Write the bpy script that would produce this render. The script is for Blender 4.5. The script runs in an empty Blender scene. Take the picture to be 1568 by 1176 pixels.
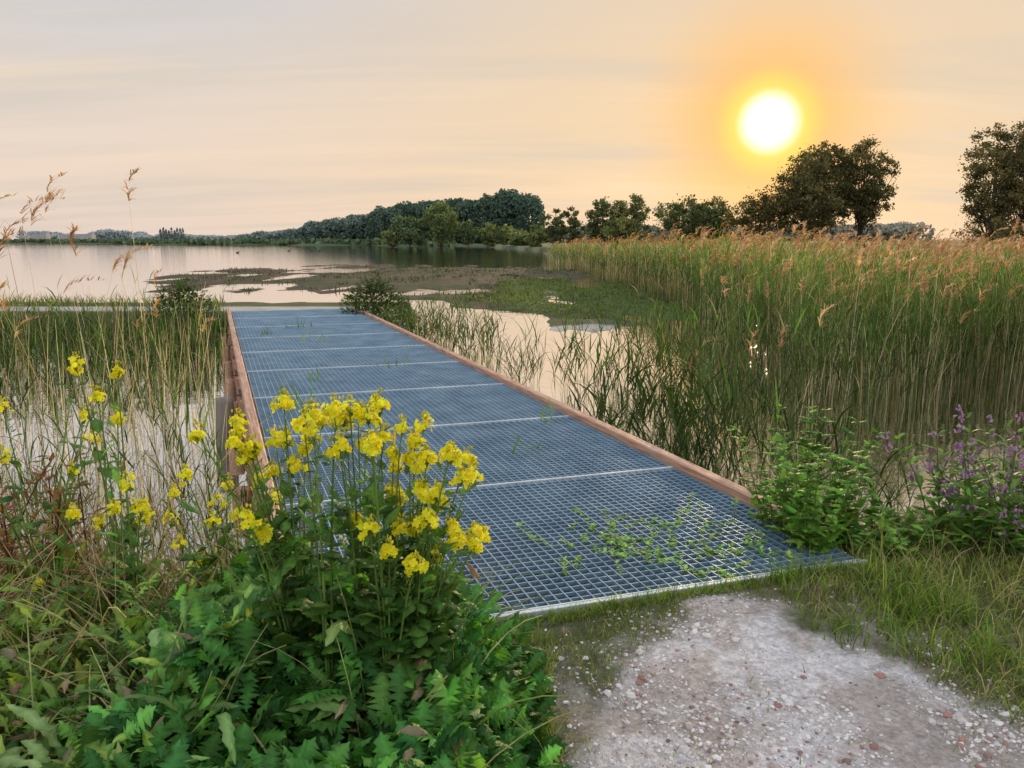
import bpy, math, numpy as np
from mathutils import Vector
R = np.random.default_rng(7)
sc = bpy.context.scene
sc.view_settings.view_transform = 'Standard'
sc.view_settings.look = 'None'
sc.view_settings.exposure = 0
sc.view_settings.gamma = 1
WZ = -0.5

# ------------------------------------------------------------------ helpers
def U(a, b, n=None): return R.uniform(a, b, n)

_lat = np.random.default_rng(3).random((256, 256))
def vnoise(x, y):
    xi = np.floor(x).astype(int); yi = np.floor(y).astype(int)
    fx = x - xi; fy = y - yi
    fx = fx*fx*(3-2*fx); fy = fy*fy*(3-2*fy)
    g = lambda i, j: _lat[i % 256, j % 256]
    return (g(xi, yi)*(1-fx)+g(xi+1, yi)*fx)*(1-fy)+(g(xi, yi+1)*(1-fx)+g(xi+1, yi+1)*fx)*fy
def fbm(x, y, o=4):
    s = 0; a = .5; t = 0
    for i in range(o):
        s = s + a*vnoise(x*2**i+17.3*i, y*2**i+5.1*i); t += a; a *= .5
    return s/t
def sstep(a, b, x):
    t = np.clip((x-a)/(b-a), 0, 1); return t*t*(3-2*t)

class MB:
    def __init__(s): s.v=[]; s.f=[]; s.c=[]; s.n=0
    def add(s, V, F, C, mat=0, smooth=False):
        V=np.asarray(V,float).reshape(-1,3); F=np.asarray(F,int)
        C=np.asarray(C,float)
        if C.ndim==1: C=np.tile(C,(len(V),1))
        s.v.append(V); s.f.append((F+s.n,mat,smooth)); s.c.append(C); s.n+=len(V)
    def build(s, name, mats, parent=None):
        V=np.concatenate(s.v); C=np.concatenate(s.c)
        me=bpy.data.meshes.new(name)
        me.vertices.add(len(V)); me.vertices.foreach_set('co',V.ravel())
        L=np.concatenate([f.ravel() for f,_,_ in s.f])
        tot=np.concatenate([np.full(len(f),f.shape[1]) for f,_,_ in s.f])
        mi=np.concatenate([np.full(len(f),m) for f,m,_ in s.f])
        sm=np.concatenate([np.full(len(f),k) for f,_,k in s.f])
        st=np.concatenate([[0],np.cumsum(tot)[:-1]])
        me.loops.add(len(L)); me.loops.foreach_set('vertex_index',L.astype(np.int32))
        me.polygons.add(len(tot)); me.polygons.foreach_set('loop_start',st.astype(np.int32))
        me.polygons.foreach_set('loop_total',tot.astype(np.int32))
        me.polygons.foreach_set('material_index',mi.astype(np.int32))
        me.polygons.foreach_set('use_smooth',sm.astype(bool))
        a=me.color_attributes.new('Col','FLOAT_COLOR','POINT')
        a.data.foreach_set('color',np.concatenate([C,np.ones((len(C),1))],1).ravel().astype(np.float32))
        me.update(calc_edges=True); me.validate()
        for m in mats: me.materials.append(m)
        o=bpy.data.objects.new(name,me); sc.collection.objects.link(o)
        if parent: o.parent=parent
        return o

def curve_pts(base, az, length, lean, bend, K, p=1.5):
    N=len(base); t=(np.arange(K)+.5)/K
    tilt=lean[:,None]+bend[:,None]*t[None]**p
    d=np.stack([np.sin(tilt)*np.cos(az)[:,None],np.sin(tilt)*np.sin(az)[:,None],np.cos(tilt)],-1)
    P=np.zeros((N,K+1,3)); P[:,0]=base
    P[:,1:]=base[:,None]+np.cumsum(d*(length/K)[:,None,None],1)
    return P
def tang(P):
    D=np.gradient(P,axis=1); return D/(np.linalg.norm(D,axis=-1,keepdims=True)+1e-9)
def ribbons(mb, P, width, prof, col, tw=None, fold=0., mat=0, az=None, tip=None, smooth=True):
    N,K1,_=P.shape; D=tang(P)
    if az is None: az=U(0,6.283,N)
    s0=np.stack([-np.sin(az),np.cos(az),np.zeros(N)],-1)[:,None]
    s0=s0-D*np.sum(s0*D,-1,keepdims=True); s0/=np.linalg.norm(s0,axis=-1,keepdims=True)+1e-9
    n=np.cross(s0,D)
    if tw is not None:
        s0,n=(np.cos(tw)[:,None,None]*s0+np.sin(tw)[:,None,None]*n,-np.sin(tw)[:,None,None]*s0+np.cos(tw)[:,None,None]*n)
    w=(np.asarray(width).reshape(-1,1)*np.asarray(prof)[None])[...,None]*.5
    col=np.asarray(col)
    if col.ndim==1: col=np.tile(col,(N,1))
    A=3 if fold else 2
    if fold:
        jl=1+R.normal(0,.12,(N,K1,1)); jr=1+R.normal(0,.12,(N,K1,1)); fl=fold*(1+R.normal(0,.35,(N,K1,1)))
        V=np.stack([P-s0*w*jl+n*w*fl,P,P+s0*w*jr+n*w*fold*(1+R.normal(0,.35,(N,K1,1)))],2)
    else: V=np.stack([P-s0*w,P+s0*w],2)
    idx=np.arange(N*K1*A).reshape(N,K1,A)
    F=np.stack([idx[:,:-1,:-1],idx[:,:-1,1:],idx[:,1:,1:],idx[:,1:,:-1]],-1).reshape(-1,4)
    C=np.tile(col[:,None,None],(1,K1,A,1))
    if tip is not None:
        tt=np.linspace(0,1,K1)[None,:,None,None]
        tp=np.asarray(tip); tp=np.tile(tp,(N,1)) if tp.ndim==1 else tp
        C=C*(1-tt)+tp[:,None,None]*tt
    if fold: C[:,:,1]=C[:,:,1]*1.45; C[:,:,0]*=.85
    mb.add(V,F,C.reshape(-1,3),mat,smooth)
def tubes(mb,P,rad,col,S=4,mat=0):
    N,K1,_=P.shape; D=tang(P)
    ref=np.tile(np.array([.31,.95,.07]),(N,K1,1))
    a=np.cross(D,ref); a/=np.linalg.norm(a,axis=-1,keepdims=True)+1e-9
    b=np.cross(D,a)
    th=np.arange(S)*2*np.pi/S
    rad=np.asarray(rad)
    V=P[:,:,None]+rad[...,None,None]*(np.cos(th)[None,None,:,None]*a[:,:,None]+np.sin(th)[None,None,:,None]*b[:,:,None])
    idx=np.arange(N*K1*S).reshape(N,K1,S); nx=np.roll(idx,-1,axis=2)
    F=np.stack([idx[:,:-1],nx[:,:-1],nx[:,1:],idx[:,1:]],-1).reshape(-1,4)
    col=np.asarray(col)
    if col.ndim==1: col=np.tile(col,(N,1))
    mb.add(V,F,np.repeat(col,K1*S,0),mat,True)
def bez(a,b,c,K):
    t=np.linspace(0,1,K+1)[None,:,None]
    return a[:,None]*(1-t)**2+2*b[:,None]*t*(1-t)+c[:,None]*t*t
def vary(c,n,amt=.25,hue=.12):
    c=np.asarray(c,float); 
    k=np.exp(R.normal(0,amt,(n,1))); h=np.exp(R.normal(0,hue,(n,3)))
    return np.clip(c*k*h,0.002,.95)
def mixc(a,b,n):
    t=U(0,1,(n,1)); return np.asarray(a)*(1-t)+np.asarray(b)*t
def box(mb,p0,p1,w,h,col,top,mat=0):
    p0=np.array(p0);p1=np.array(p1);d=p1-p0;L=np.linalg.norm(d);d/=L;s=np.array([-d[1],d[0]])
    b=min(w,h)*.12
    prof=[(-w/2,top-h),(-w/2,top-b),(-w/2+b,top),(w/2-b,top),(w/2,top-b),(w/2,top-h)]
    V=[]
    for p in (p0,p1):
        for o,z in prof: V.append([p[0]+s[0]*o,p[1]+s[1]*o,z])
    F=[[i,(i+1)%6,6+(i+1)%6,6+i] for i in range(6)]
    mb.add(V,F,col,mat); 
    mb.add(V,[[5,4,3,2,1,0],[6,7,8,9,10,11]],col,mat)

# ------------------------------------------------------------------ materials
def newmat(name):
    m=bpy.data.materials.new(name); m.use_nodes=True; nt=m.node_tree; nt.nodes.clear()
    return m,nt,nt.nodes.new('ShaderNodeOutputMaterial')
def foliage(name,trans=.35,rough=.5,nscale=6,tc=(1.25,1.3,.6),bump=0,lo=.65,hi=1.35,spec=.35):
    m,nt,out=newmat(name); N=nt.nodes.new; L=nt.links.new
    at=N('ShaderNodeAttribute'); at.attribute_name='Col'
    ge=N('ShaderNodeNewGeometry')
    no=N('ShaderNodeTexNoise'); no.inputs['Scale'].default_value=nscale; no.inputs['Detail'].default_value=3; L(ge.outputs['Position'],no.inputs['Vector'])
    mr=N('ShaderNodeMapRange'); mr.inputs[1].default_value=.25; mr.inputs[2].default_value=.75; mr.inputs[3].default_value=lo; mr.inputs[4].default_value=hi; L(no.outputs[0],mr.inputs[0])
    mu=N('ShaderNodeVectorMath'); mu.operation='SCALE'; L(at.outputs[0],mu.inputs[0]); L(mr.outputs[0],mu.inputs['Scale'])
    p=N('ShaderNodeBsdfPrincipled'); p.inputs['Roughness'].default_value=rough; L(mu.outputs[0],p.inputs['Base Color'])
    p.inputs['Specular IOR Level'].default_value=spec
    if bump:
        n2=N('ShaderNodeTexNoise'); n2.inputs['Scale'].default_value=70; n2.inputs['Detail'].default_value=3; L(ge.outputs['Position'],n2.inputs['Vector'])
        bp=N('ShaderNodeBump'); bp.inputs['Strength'].default_value=bump; bp.inputs['Distance'].default_value=.008; L(n2.outputs[0],bp.inputs['Height']); L(bp.outputs[0],p.inputs['Normal'])
    tm=N('ShaderNodeVectorMath'); tm.operation='MULTIPLY'; tm.inputs[1].default_value=tc; L(mu.outputs[0],tm.inputs[0])
    tr=N('ShaderNodeBsdfTranslucent'); L(tm.outputs[0],tr.inputs[0])
    mx=N('ShaderNodeMixShader'); mx.inputs[0].default_value=trans
    L(p.outputs[0],mx.inputs[1]); L(tr.outputs[0],mx.inputs[2]); L(mx.outputs[0],out.inputs[0])
    return m
M_leaf=foliage('leaf',.36,.55,14,(1.25,1.2,.5),bump=.7,spec=.22)
M_reed=foliage('reed',.3,.6,5,spec=.25)
M_petal=foliage('petal',.45,.6,40,(1,1,.8),lo=.9,hi=1.08)
M_tree=foliage('tree_leaf',.25,.8,.35,(1.5,1.2,.5),spec=.1)
M_far=foliage('far_foliage',.1,1,.05,(1,1,1),spec=0,lo=.8,hi=1.2)

def barkmat(name,c):
    m,nt,out=newmat(name); N=nt.nodes.new; L=nt.links.new
    p=N('ShaderNodeBsdfPrincipled'); p.inputs['Roughness'].default_value=.9
    no=N('ShaderNodeTexNoise'); no.inputs['Scale'].default_value=3
    r=N('ShaderNodeValToRGB'); r.color_ramp.elements[0].color=(*[x*.5 for x in c],1); r.color_ramp.elements[1].color=(*[x*1.5 for x in c],1)
    L(no.outputs[0],r.inputs[0]); L(r.outputs[0],p.inputs[0]); L(p.outputs[0],out.inputs[0]); return m
M_bark=barkmat('bark',(.06,.045,.035))

def woodmat():
    m,nt,out=newmat('hardwood'); N=nt.nodes.new; L=nt.links.new
    tc=N('ShaderNodeTexCoord'); mp=N('ShaderNodeMapping'); mp.inputs['Rotation'].default_value=(0,0,math.radians(-20.9)); 
    mp2=N('ShaderNodeMapping'); mp2.inputs['Scale'].default_value=(14,.9,14)
    L(tc.outputs['Object'],mp.inputs[0]); L(mp.outputs[0],mp2.inputs[0])
    no=N('ShaderNodeTexNoise'); no.inputs['Scale'].default_value=4; no.inputs['Detail'].default_value=6; L(mp2.outputs[0],no.inputs[0])
    r=N('ShaderNodeValToRGB'); e=r.color_ramp.elements
    e[0].position=.3; e[0].color=(.32,.15,.085,1); e[1].position=.72; e[1].color=(.74,.44,.30,1)
    n2=N('ShaderNodeTexNoise'); n2.inputs['Scale'].default_value=2.2; L(tc.outputs['Object'],n2.inputs[0])
    mx=N('ShaderNodeMix'); mx.data_type='RGBA'; mr=N('ShaderNodeMapRange'); mr.inputs[1].default_value=.5; mr.inputs[2].default_value=.75; mr.inputs[4].default_value=.6
    L(n2.outputs[0],mr.inputs[0]); L(mr.outputs[0],mx.inputs[0]); L(no.outputs[0],r.inputs[0]); L(r.outputs[0],mx.inputs[6]); mx.inputs[7].default_value=(.46,.34,.26,1)
    p=N('ShaderNodeBsdfPrincipled'); p.inputs['Roughness'].default_value=.65; L(mx.outputs[2],p.inputs[0])
    b=N('ShaderNodeBump'); b.inputs['Strength'].default_value=.4; b.inputs['Distance'].default_value=.01; L(no.outputs[0],b.inputs['Height']); L(b.outputs[0],p.inputs['Normal'])
    L(p.outputs[0],out.inputs[0]); return m
M_wood=woodmat()
def steelmat(name,c1,c2,met=.55,rough=.42):
    m,nt,out=newmat(name); N=nt.nodes.new; L=nt.links.new
    ge=N('ShaderNodeNewGeometry'); no=N('ShaderNodeTexNoise'); no.inputs['Scale'].default_value=3; no.inputs['Detail'].default_value=8; no.inputs['Roughness'].default_value=.7
    L(ge.outputs['Position'],no.inputs[0])
    r=N('ShaderNodeValToRGB'); e=r.color_ramp.elements; e[0].position=.35; e[1].position=.68; e[0].color=(*c1,1); e[1].color=(*c2,1)
    p=N('ShaderNodeBsdfPrincipled'); p.inputs['Metallic'].default_value=met; p.inputs['Roughness'].default_value=rough
    L(no.outputs[0],r.inputs[0]); L(r.outputs[0],p.inputs[0]); L(p.outputs[0],out.inputs[0]); return m
M_steel=steelmat('galvanised_steel',(.20,.32,.44),(.36,.51,.63))  # blue of the reflected sky is mixed into the base colour
M_steel2=steelmat('galvanised_frame',(.50,.56,.60),(.72,.76,.78),.4,.5)

def groundmat():
    m,nt,out=newmat('ground'); N=nt.nodes.new; L=nt.links.new
    at=N('ShaderNodeAttribute'); at.attribute_name='Col'; ge=N('ShaderNodeNewGeometry')
    n1=N('ShaderNodeTexNoise'); n1.inputs['Scale'].default_value=26; n1.inputs['Detail'].default_value=8; n1.inputs['Roughness'].default_value=.75
    L(ge.outputs['Position'],n1.inputs[0])
    vo=N('ShaderNodeTexVoronoi'); vo.inputs['Scale'].default_value=75; L(ge.outputs['Position'],vo.inputs[0])
    n3=N('ShaderNodeTexNoise'); n3.inputs['Scale'].default_value=1.6; n3.inputs['Detail'].default_value=5; L(ge.outputs['Position'],n3.inputs[0])
    a=N('ShaderNodeMapRange'); a.inputs[1].default_value=.3; a.inputs[2].default_value=.7; a.inputs[3].default_value=.55; a.inputs[4].default_value=1.35; L(n1.outputs[0],a.inputs[0])
    b=N('ShaderNodeMapRange'); b.inputs[3].default_value=.75; b.inputs[4].default_value=1.15; 
    sx=N('ShaderNodeSeparateColor'); L(vo.outputs['Color'],sx.inputs[0]); L(sx.outputs[0],b.inputs[0])
    c=N('ShaderNodeMapRange'); c.inputs[1].default_value=.3; c.inputs[2].default_value=.7; c.inputs[3].default_value=.8; c.inputs[4].default_value=1.15; L(n3.outputs[0],c.inputs[0])
    m1=N('ShaderNodeMath'); m1.operation='MULTIPLY'; L(a.outputs[0],m1.inputs[0]); L(b.outputs[0],m1.inputs[1])
    m2=N('ShaderNodeMath'); m2.operation='MULTIPLY'; L(m1.outputs[0],m2.inputs[0]); L(c.outputs[0],m2.inputs[1])
    mu=N('ShaderNodeVectorMath'); mu.operation='SCALE'; L(at.outputs[0],mu.inputs[0]); L(m2.outputs[0],mu.inputs['Scale'])
    p=N('ShaderNodeBsdfPrincipled'); p.inputs['Roughness'].default_value=.85; p.inputs['Specular IOR Level'].default_value=.25; L(mu.outputs[0],p.inputs[0])
    bp=N('ShaderNodeBump'); bp.inputs['Strength'].default_value=.8; bp.inputs['Distance'].default_value=.015; L(m1.outputs[0],bp.inputs['Height']); L(bp.outputs[0],p.inputs['Normal'])
    L(p.outputs[0],out.inputs[0]); return m
M_ground=groundmat()
def stonemat():
    m,nt,out=newmat('pebble'); N=nt.nodes.new; L=nt.links.new
    at=N('ShaderNodeAttribute'); at.attribute_name='Col'
    ge=N('ShaderNodeNewGeometry'); no=N('ShaderNodeTexNoise'); no.inputs['Scale'].default_value=120; L(ge.outputs['Position'],no.inputs[0])
    mr=N('ShaderNodeMapRange'); mr.inputs[3].default_value=.7; mr.inputs[4].default_value=1.25; L(no.outputs[0],mr.inputs[0])
    mu=N('ShaderNodeVectorMath'); mu.operation='SCALE'; L(at.outputs[0],mu.inputs[0]); L(mr.outputs[0],mu.inputs['Scale'])
    p=N('ShaderNodeBsdfPrincipled'); p.inputs['Roughness'].default_value=.8; L(mu.outputs[0],p.inputs[0]); L(p.outputs[0],out.inputs[0]); return m
M_stone=stonemat()
def watermat():
    m,nt,out=newmat('water'); N=nt.nodes.new; L=nt.links.new
    ge=N('ShaderNodeNewGeometry'); mp=N('ShaderNodeMapping'); mp.inputs['Scale'].default_value=(1,1.6,1); L(ge.outputs['Position'],mp.inputs[0])
    n1=N('ShaderNodeTexNoise'); n1.inputs['Scale'].default_value=2.2; n1.inputs['Detail'].default_value=4; L(mp.outputs[0],n1.inputs[0])
    bp=N('ShaderNodeBump'); bp.inputs['Strength'].default_value=.12; bp.inputs['Distance'].default_value=.05; L(n1.outputs[0],bp.inputs['Height'])
    g=N('ShaderNodeBsdfGlossy'); g.inputs['Roughness'].default_value=.04; g.inputs['Color'].default_value=(.97,.95,.96,1); L(bp.outputs[0],g.inputs['Normal'])
    d=N('ShaderNodeBsdfDiffuse'); d.inputs[0].default_value=(.055,.05,.035,1)
    f=N('ShaderNodeFresnel'); f.inputs[0].default_value=2.1; L(bp.outputs[0],f.inputs['Normal'])
    mr=N('ShaderNodeMapRange'); mr.inputs[1].default_value=.1; mr.inputs[2].default_value=.36; mr.inputs[3].default_value=.4; mr.inputs[4].default_value=.98; L(f.outputs[0],mr.inputs[0])
    mx=N('ShaderNodeMixShader'); L(mr.outputs[0],mx.inputs[0]); L(d.outputs[0],mx.inputs[1]); L(g.outputs[0],mx.inputs[2]); L(mx.outputs[0],out.inputs[0]); return m
M_water=watermat()

# ------------------------------------------------------------------ world / sun / camera
sund=Vector((.3345,1.0448,.150)).normalized()
el=math.asin(sund.z); azs=math.atan2(sund.x,sund.y)
w=bpy.data.worlds.new('World'); sc.world=w; w.use_nodes=True
nt=w.node_tree; nt.nodes.clear(); N=nt.nodes.new; L=nt.links.new
out=N('ShaderNodeOutputWorld')
sky=N('ShaderNodeTexSky'); sky.sky_type='NISHITA'; sky.sun_disc=False; sky.sun_elevation=el; sky.sun_rotation=azs
sky.dust_density=1
bg1=N('ShaderNodeBackground'); bg1.inputs[1].default_value=.003; L(sky.outputs[0],bg1.inputs[0])
tc=N('ShaderNodeTexCoord')
nz=N('ShaderNodeVectorMath'); nz.operation='NORMALIZE'; L(tc.outputs['Generated'],nz.inputs[0])
sp=N('ShaderNodeSeparateXYZ'); L(nz.outputs[0],sp.inputs[0])
ramp=N('ShaderNodeValToRGB'); cr=ramp.color_ramp
def setramp(cr,st):
    while len(cr.elements)<len(st): cr.elements.new(.5)
    for e,(p,c) in zip(cr.elements,st): e.position=p; e.color=(*c,1)
setramp(cr,[(0,(.80,.65,.57)),(.07,(.85,.68,.56)),(.16,(.79,.68,.60)),(.27,(.62,.63,.68)),(.5,(.68,.76,.88)),(1,(.70,.86,1.06))])
L(sp.outputs[2],ramp.inputs[0])
dt=N('ShaderNodeVectorMath'); dt.operation='DOT_PRODUCT'; dt.inputs[1].default_value=sund; L(nz.outputs[0],dt.inputs[0])
ac=N('ShaderNodeMath'); ac.operation='ARCCOSINE'; 
cl=N('ShaderNodeClamp'); cl.inputs[1].default_value=-1; cl.inputs[2].default_value=.9999999; L(dt.outputs['Value'],cl.inputs[0]); L(cl.outputs[0],ac.inputs[0])
def mrange(src,a,b,c,d,mode='SMOOTHSTEP'):
    m=N('ShaderNodeMapRange'); m.interpolation_type=mode
    for i,v in zip((1,2,3,4),(a,b,c,d)): m.inputs[i].default_value=v
    L(src,m.inputs[0]); return m.outputs[0]
def mixrgb(fac,a,b,blend='MIX'):
    m=N('ShaderNodeMix'); m.data_type='RGBA'; m.blend_type=blend
    if isinstance(fac,float): m.inputs[0].default_value=fac
    else: L(fac,m.inputs[0])
    for i,v in ((6,a),(7,b)):
        if isinstance(v,tuple): m.inputs[i].default_value=(*v,1)
        else: L(v,m.inputs[i])
    return m.outputs[2]
def math2(op,a,b):
    m=N('ShaderNodeMath'); m.operation=op
    for i,v in ((0,a),(1,b)):
        if isinstance(v,(int,float)): m.inputs[i].default_value=v
        else: L(v,m.inputs[i])
    return m.outputs[0]
rad=math.radians
zz=math2('ADD',math2('MAXIMUM',sp.outputs[2],0.0),.12)
cx=math2('DIVIDE',sp.outputs[0],zz); cy=math2('DIVIDE',sp.outputs[1],zz)
cb=N('ShaderNodeCombineXYZ'); L(cx,cb.inputs[0]); L(cy,cb.inputs[1])
def cloudn(scl,rot,s,lo,hi,det=5):
    mp=N('ShaderNodeMapping'); mp.inputs['Scale'].default_value=scl; mp.inputs['Rotation'].default_value=(0,0,rot); L(cb.outputs[0],mp.inputs[0])
    cn=N('ShaderNodeTexNoise'); cn.inputs['Scale'].default_value=s; cn.inputs['Detail'].default_value=det; cn.inputs['Roughness'].default_value=.5; L(mp.outputs[0],cn.inputs[0])
    return mrange(cn.outputs[0],lo,hi,0,1)
wide=mrange(ac.outputs[0],0,rad(50),1,0)
base=mixrgb(math2('MULTIPLY',wide,.75),ramp.outputs[0],(.90,.63,.34))
cf=cloudn((.30,1.3,1),rad(14),1.0,.42,.66)
base=mixrgb(math2('MULTIPLY',cf,.48),base,(.60,.555,.49))
cf2=cloudn((.22,1.6,1),rad(-8),1.7,.5,.7)
base=mixrgb(math2('MULTIPLY',cf2,.35),base,(.95,.75,.53))
mid=mrange(ac.outputs[0],rad(.5),rad(10.5),1,0)
base=mixrgb(math2('MULTIPLY',mid,.88),base,(1.0,.50,.09))
inn=mrange(ac.outputs[0],rad(1.7),rad(4.0),1,0)
base=mixrgb(inn,base,(1.05,.78,.14))
core=mrange(ac.outputs[0],rad(1.1),rad(2.4),1,0)
base=mixrgb(core,base,(1.35,1.3,1.08))
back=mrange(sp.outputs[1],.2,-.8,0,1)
base=mixrgb(math2('MULTIPLY',back,.85),base,(1.10,1.14,1.20))  # unseen sky behind the camera, brightened to fill the foreground
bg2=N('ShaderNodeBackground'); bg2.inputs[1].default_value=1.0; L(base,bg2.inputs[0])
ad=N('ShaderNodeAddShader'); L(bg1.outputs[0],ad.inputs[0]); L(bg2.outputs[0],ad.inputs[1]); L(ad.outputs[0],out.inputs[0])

sl=bpy.data.lights.new('sun','SUN'); sl.energy=3.0; sl.angle=rad(1.5); sl.color=(1,.74,.42)
so=bpy.data.objects.new('sun',sl); so.rotation_euler=sund.to_track_quat('Z','Y').to_euler(); so.location=(30,90,20); sc.collection.objects.link(so)
cam=bpy.data.cameras.new('camera'); cam.lens=27.05; cam.sensor_width=36; cam.clip_end=9000; cam.clip_start=.05
co=bpy.data.objects.new('camera',cam); co.location=(0,0,1.6); co.rotation_euler=(rad(90-10.6),0,0); sc.collection.objects.link(co); sc.camera=co

# ------------------------------------------------------------------ bridge frame
O=np.array([-.778,2.816]); EL=np.array([-.357,.934]); WV=np.array([2.518,.80]); PL=1.713; NP=9
def BP(s,wf): return O+EL*s+WV*wf
def xL(y): return .298-.382*y
def xR(y): return 3.12-.382*y

# ------------------------------------------------------------------ terrain
def bank_y(x):
    return np.interp(x,[-30,-3,-1.6,-.8,1.7,2.2,3.2,5,30],[3.4,3.3,3.25,3.0,3.75,4.15,4.35,4.2,4.2])
def ell(x,y,cx,cy,rx,ry): return 1-((x-cx)/rx)**2-((y-cy)/ry)**2
def height(x,y):
    nb=fbm(x*1.3+5,y*1.3,3)-.5
    h=-1.2+1.2*sstep(.9,-.1,(y-bank_y(x))+nb*.35)
    h=h+(h>-.3)*(nb*.07)*(y>2.0)
    e=np.minimum(sstep(16.2,17.4,y+nb*.6),sstep(21.4,20.2,y+nb))*sstep(-2.3,-3.3,x+nb)
    h=np.maximum(h,-1.2+1.2*e)
    n=fbm(x*.55+9,y*.28+3,5)-.5
    m1=ell(x,y,-3.0,46,9.0,16); m2=ell(x,y,3.6,31,5.5,12); m3=ell(x,y,-11,50,8.5,17)
    b=np.maximum(np.maximum(np.clip(m1,-2,.5)*.8,np.clip(m2,-2,.6)*1.1),np.clip(m3,-2,.05))
    hm=WZ+np.clip(b,-1,.5)*.16+n*.36-.012
    h=np.maximum(h,np.where(b>-.7,hm,-1.2))
    ysh=np.interp(x,[-3000,-400,-60,-10,5,12,3000],[560,540,300,250,150,105,105])+ (fbm(x*.02,y*.02,2)-.5)*20
    f=sstep(0,12,y-ysh)
    h=np.maximum(h,-1.2+f*1.35)
    return h
def axis(segs):
    a=[segs[0][0]]
    for s,e,d in segs: a+=list(np.arange(s,e,d)[1:])+[e]
    return np.array(sorted(set(np.round(a,4))))
gx=30*1.12**np.arange(1,44)
xs=axis([(-30,-8,.3),(-8,-3,.15),(-3,4,.035),(4,9,.15),(9,30,.4)])
xs=np.concatenate([-gx[::-1],xs,gx])
ys=axis([(-6,1.6,.4),(1.6,5,.035),(5,22,.15),(22,80,.4),(80,150,3)])
ys=np.concatenate([-6-1.3**np.arange(22,0,-1),ys,150*1.1**np.arange(1,36)])
X,Y=np.meshgrid(xs,ys); H=height(X,Y)
n1=fbm(X*1.7,Y*1.7,4); n2=fbm(X*6,Y*6,4); n3=fbm(X*.3,Y*.3,4)
def pathmask(X,Y):
    n1=fbm(X*1.7,Y*1.7,4); n2=fbm(X*6,Y*6,4)
    half=np.interp(Y,[-100,0,2.0,2.5,2.9,3.2,3.5],[1.0,1.0,.84,.68,.50,.22,-.2])
    cxp=np.interp(Y,[0,2,3.2],[.92,.93,.90])
    return sstep(-.20,.20,half-np.abs(X-cxp)+(n1-.5)*.7+(n2-.5)*.5)
PM=pathmask(X,Y)
def cc(*c): return np.array(c)[None,None]
def lerp(a,b,t): return a*(1-t[...,None])+b*t[...,None]
nn4=fbm(X*14+3,Y*14,3)
gravel=lerp(cc(.86,.78,.76),cc(.60,.50,.45),sstep(.45,.68,n2))
gravel=lerp(gravel,cc(.32,.24,.18)+0*gravel,sstep(.95,.45,PM)*sstep(.4,.6,nn4)*.9)
soil=lerp(cc(.12,.13,.05),cc(.24,.19,.12),sstep(.4,.65,n1))
col=lerp(soil,gravel,PM)
rim=sstep(3.7,3.0,Y)*sstep(1.2,2.,Y)*(np.abs(X-.9)<1.3)*(1-PM)*.35*sstep(.45,.6,n2)
col=lerp(col,cc(.42,.37,.32)+0*col,rim)
farp=sstep(17.5,17.8,Y)*sstep(19.0,18.7,Y)*sstep(22,21,Y)
fb=sstep(15,16,Y)*sstep(23,22,Y)
col=lerp(col,lerp(lerp(cc(.08,.11,.03)+0*gravel,cc(.14,.13,.06)+0*gravel,n2),cc(.55,.50,.44)+0*gravel,farp),fb)
md=sstep(20,22,Y)*sstep(100,95,Y)
mud=lerp(cc(.06,.042,.026)+0*gravel,cc(.115,.08,.048)+0*gravel,sstep(.35,.65,n1))
gi=sstep(-.1,.5,ell(X,Y,3.6,30,5,11)+(n1-.5)*1.2)
mud=lerp(mud,lerp(cc(.06,.10,.025)+0*gravel,cc(.12,.16,.035)+0*gravel,n1),gi)
mud=lerp(mud,cc(.055,.075,.025)+0*gravel,.6*sstep(.47,.57,n3))
col=lerp(col,mud,md)
fl=sstep(95,105,Y)
col=lerp(col,cc(.09,.13,.06)+0*gravel,fl)
col=col*np.where(H<WZ,.35,1)[...,None]
mb=MB(); ny,nx=X.shape; idx=np.arange(nx*ny).reshape(ny,nx)
F=np.stack([idx[:-1,:-1],idx[:-1,1:],idx[1:,1:],idx[1:,:-1]],-1).reshape(-1,4)
mb.add(np.stack([X,Y,H],-1),F,col.reshape(-1,3),0,True); mb.build('ground',[M_ground])
mb=MB(); mb.add([[-5000,-200,WZ],[5000,-200,WZ],[5000,6500,WZ],[-5000,6500,WZ]],[[0,1,2,3]],(1,1,1)); mb.build('water',[M_water])

# ------------------------------------------------------------------ bridge
br=bpy.data.objects.new('footbridge',None); sc.collection.objects.link(br)
DZ=.03
mb=MB(); nl=48; 
for i in range(nl+1):
    a=.004+(1-.008)*i/nl
    for p in range(NP):
        s0=p*PL+.012; s1=(p+1)*PL-.012
        box(mb,BP(s0,a),BP(s1,a),.0055,.028,(1,1,1),DZ)
nc=32
for p in range(NP):
    for j in range(1,nc):
        s=p*PL+PL*j/nc
        box(mb,BP(s,.003),BP(s,.997),.006,.017,(1,1,1),DZ-.002)
mb.build('deck_grating',[M_steel],br)
mb=MB()
for p in range(NP):
    for s,ww in ((p*PL+.006,.010),((p+1)*PL-.006,.010)):
        box(mb,BP(s,0),BP(s,1),ww,.034,(1,1,1),DZ+.003)
box(mb,BP(-.012,-.01),BP(-.012,1.01),.022,.06,(1,1,1),DZ+.002)
mb.build('panel_frames',[M_steel2],br)
mb=MB()
for wf in (-.022,1.020):
    st=.62
    for k in range(4):
        a=st+(NP*PL-st)*k/4+.004; b=st+(NP*PL-st)*(k+1)/4-.004
        box(mb,BP(a,wf),BP(b,wf),.08,.10,(1,1,1),DZ+.052)
mb.build('kerb_beams',[M_wood],br)
mb=MB()
for wf in (-.012,.33,.66,1.012):
    box(mb,BP(.3,wf),BP(NP*PL,wf),.07,.26,(1,1,1),DZ-.055)
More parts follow.
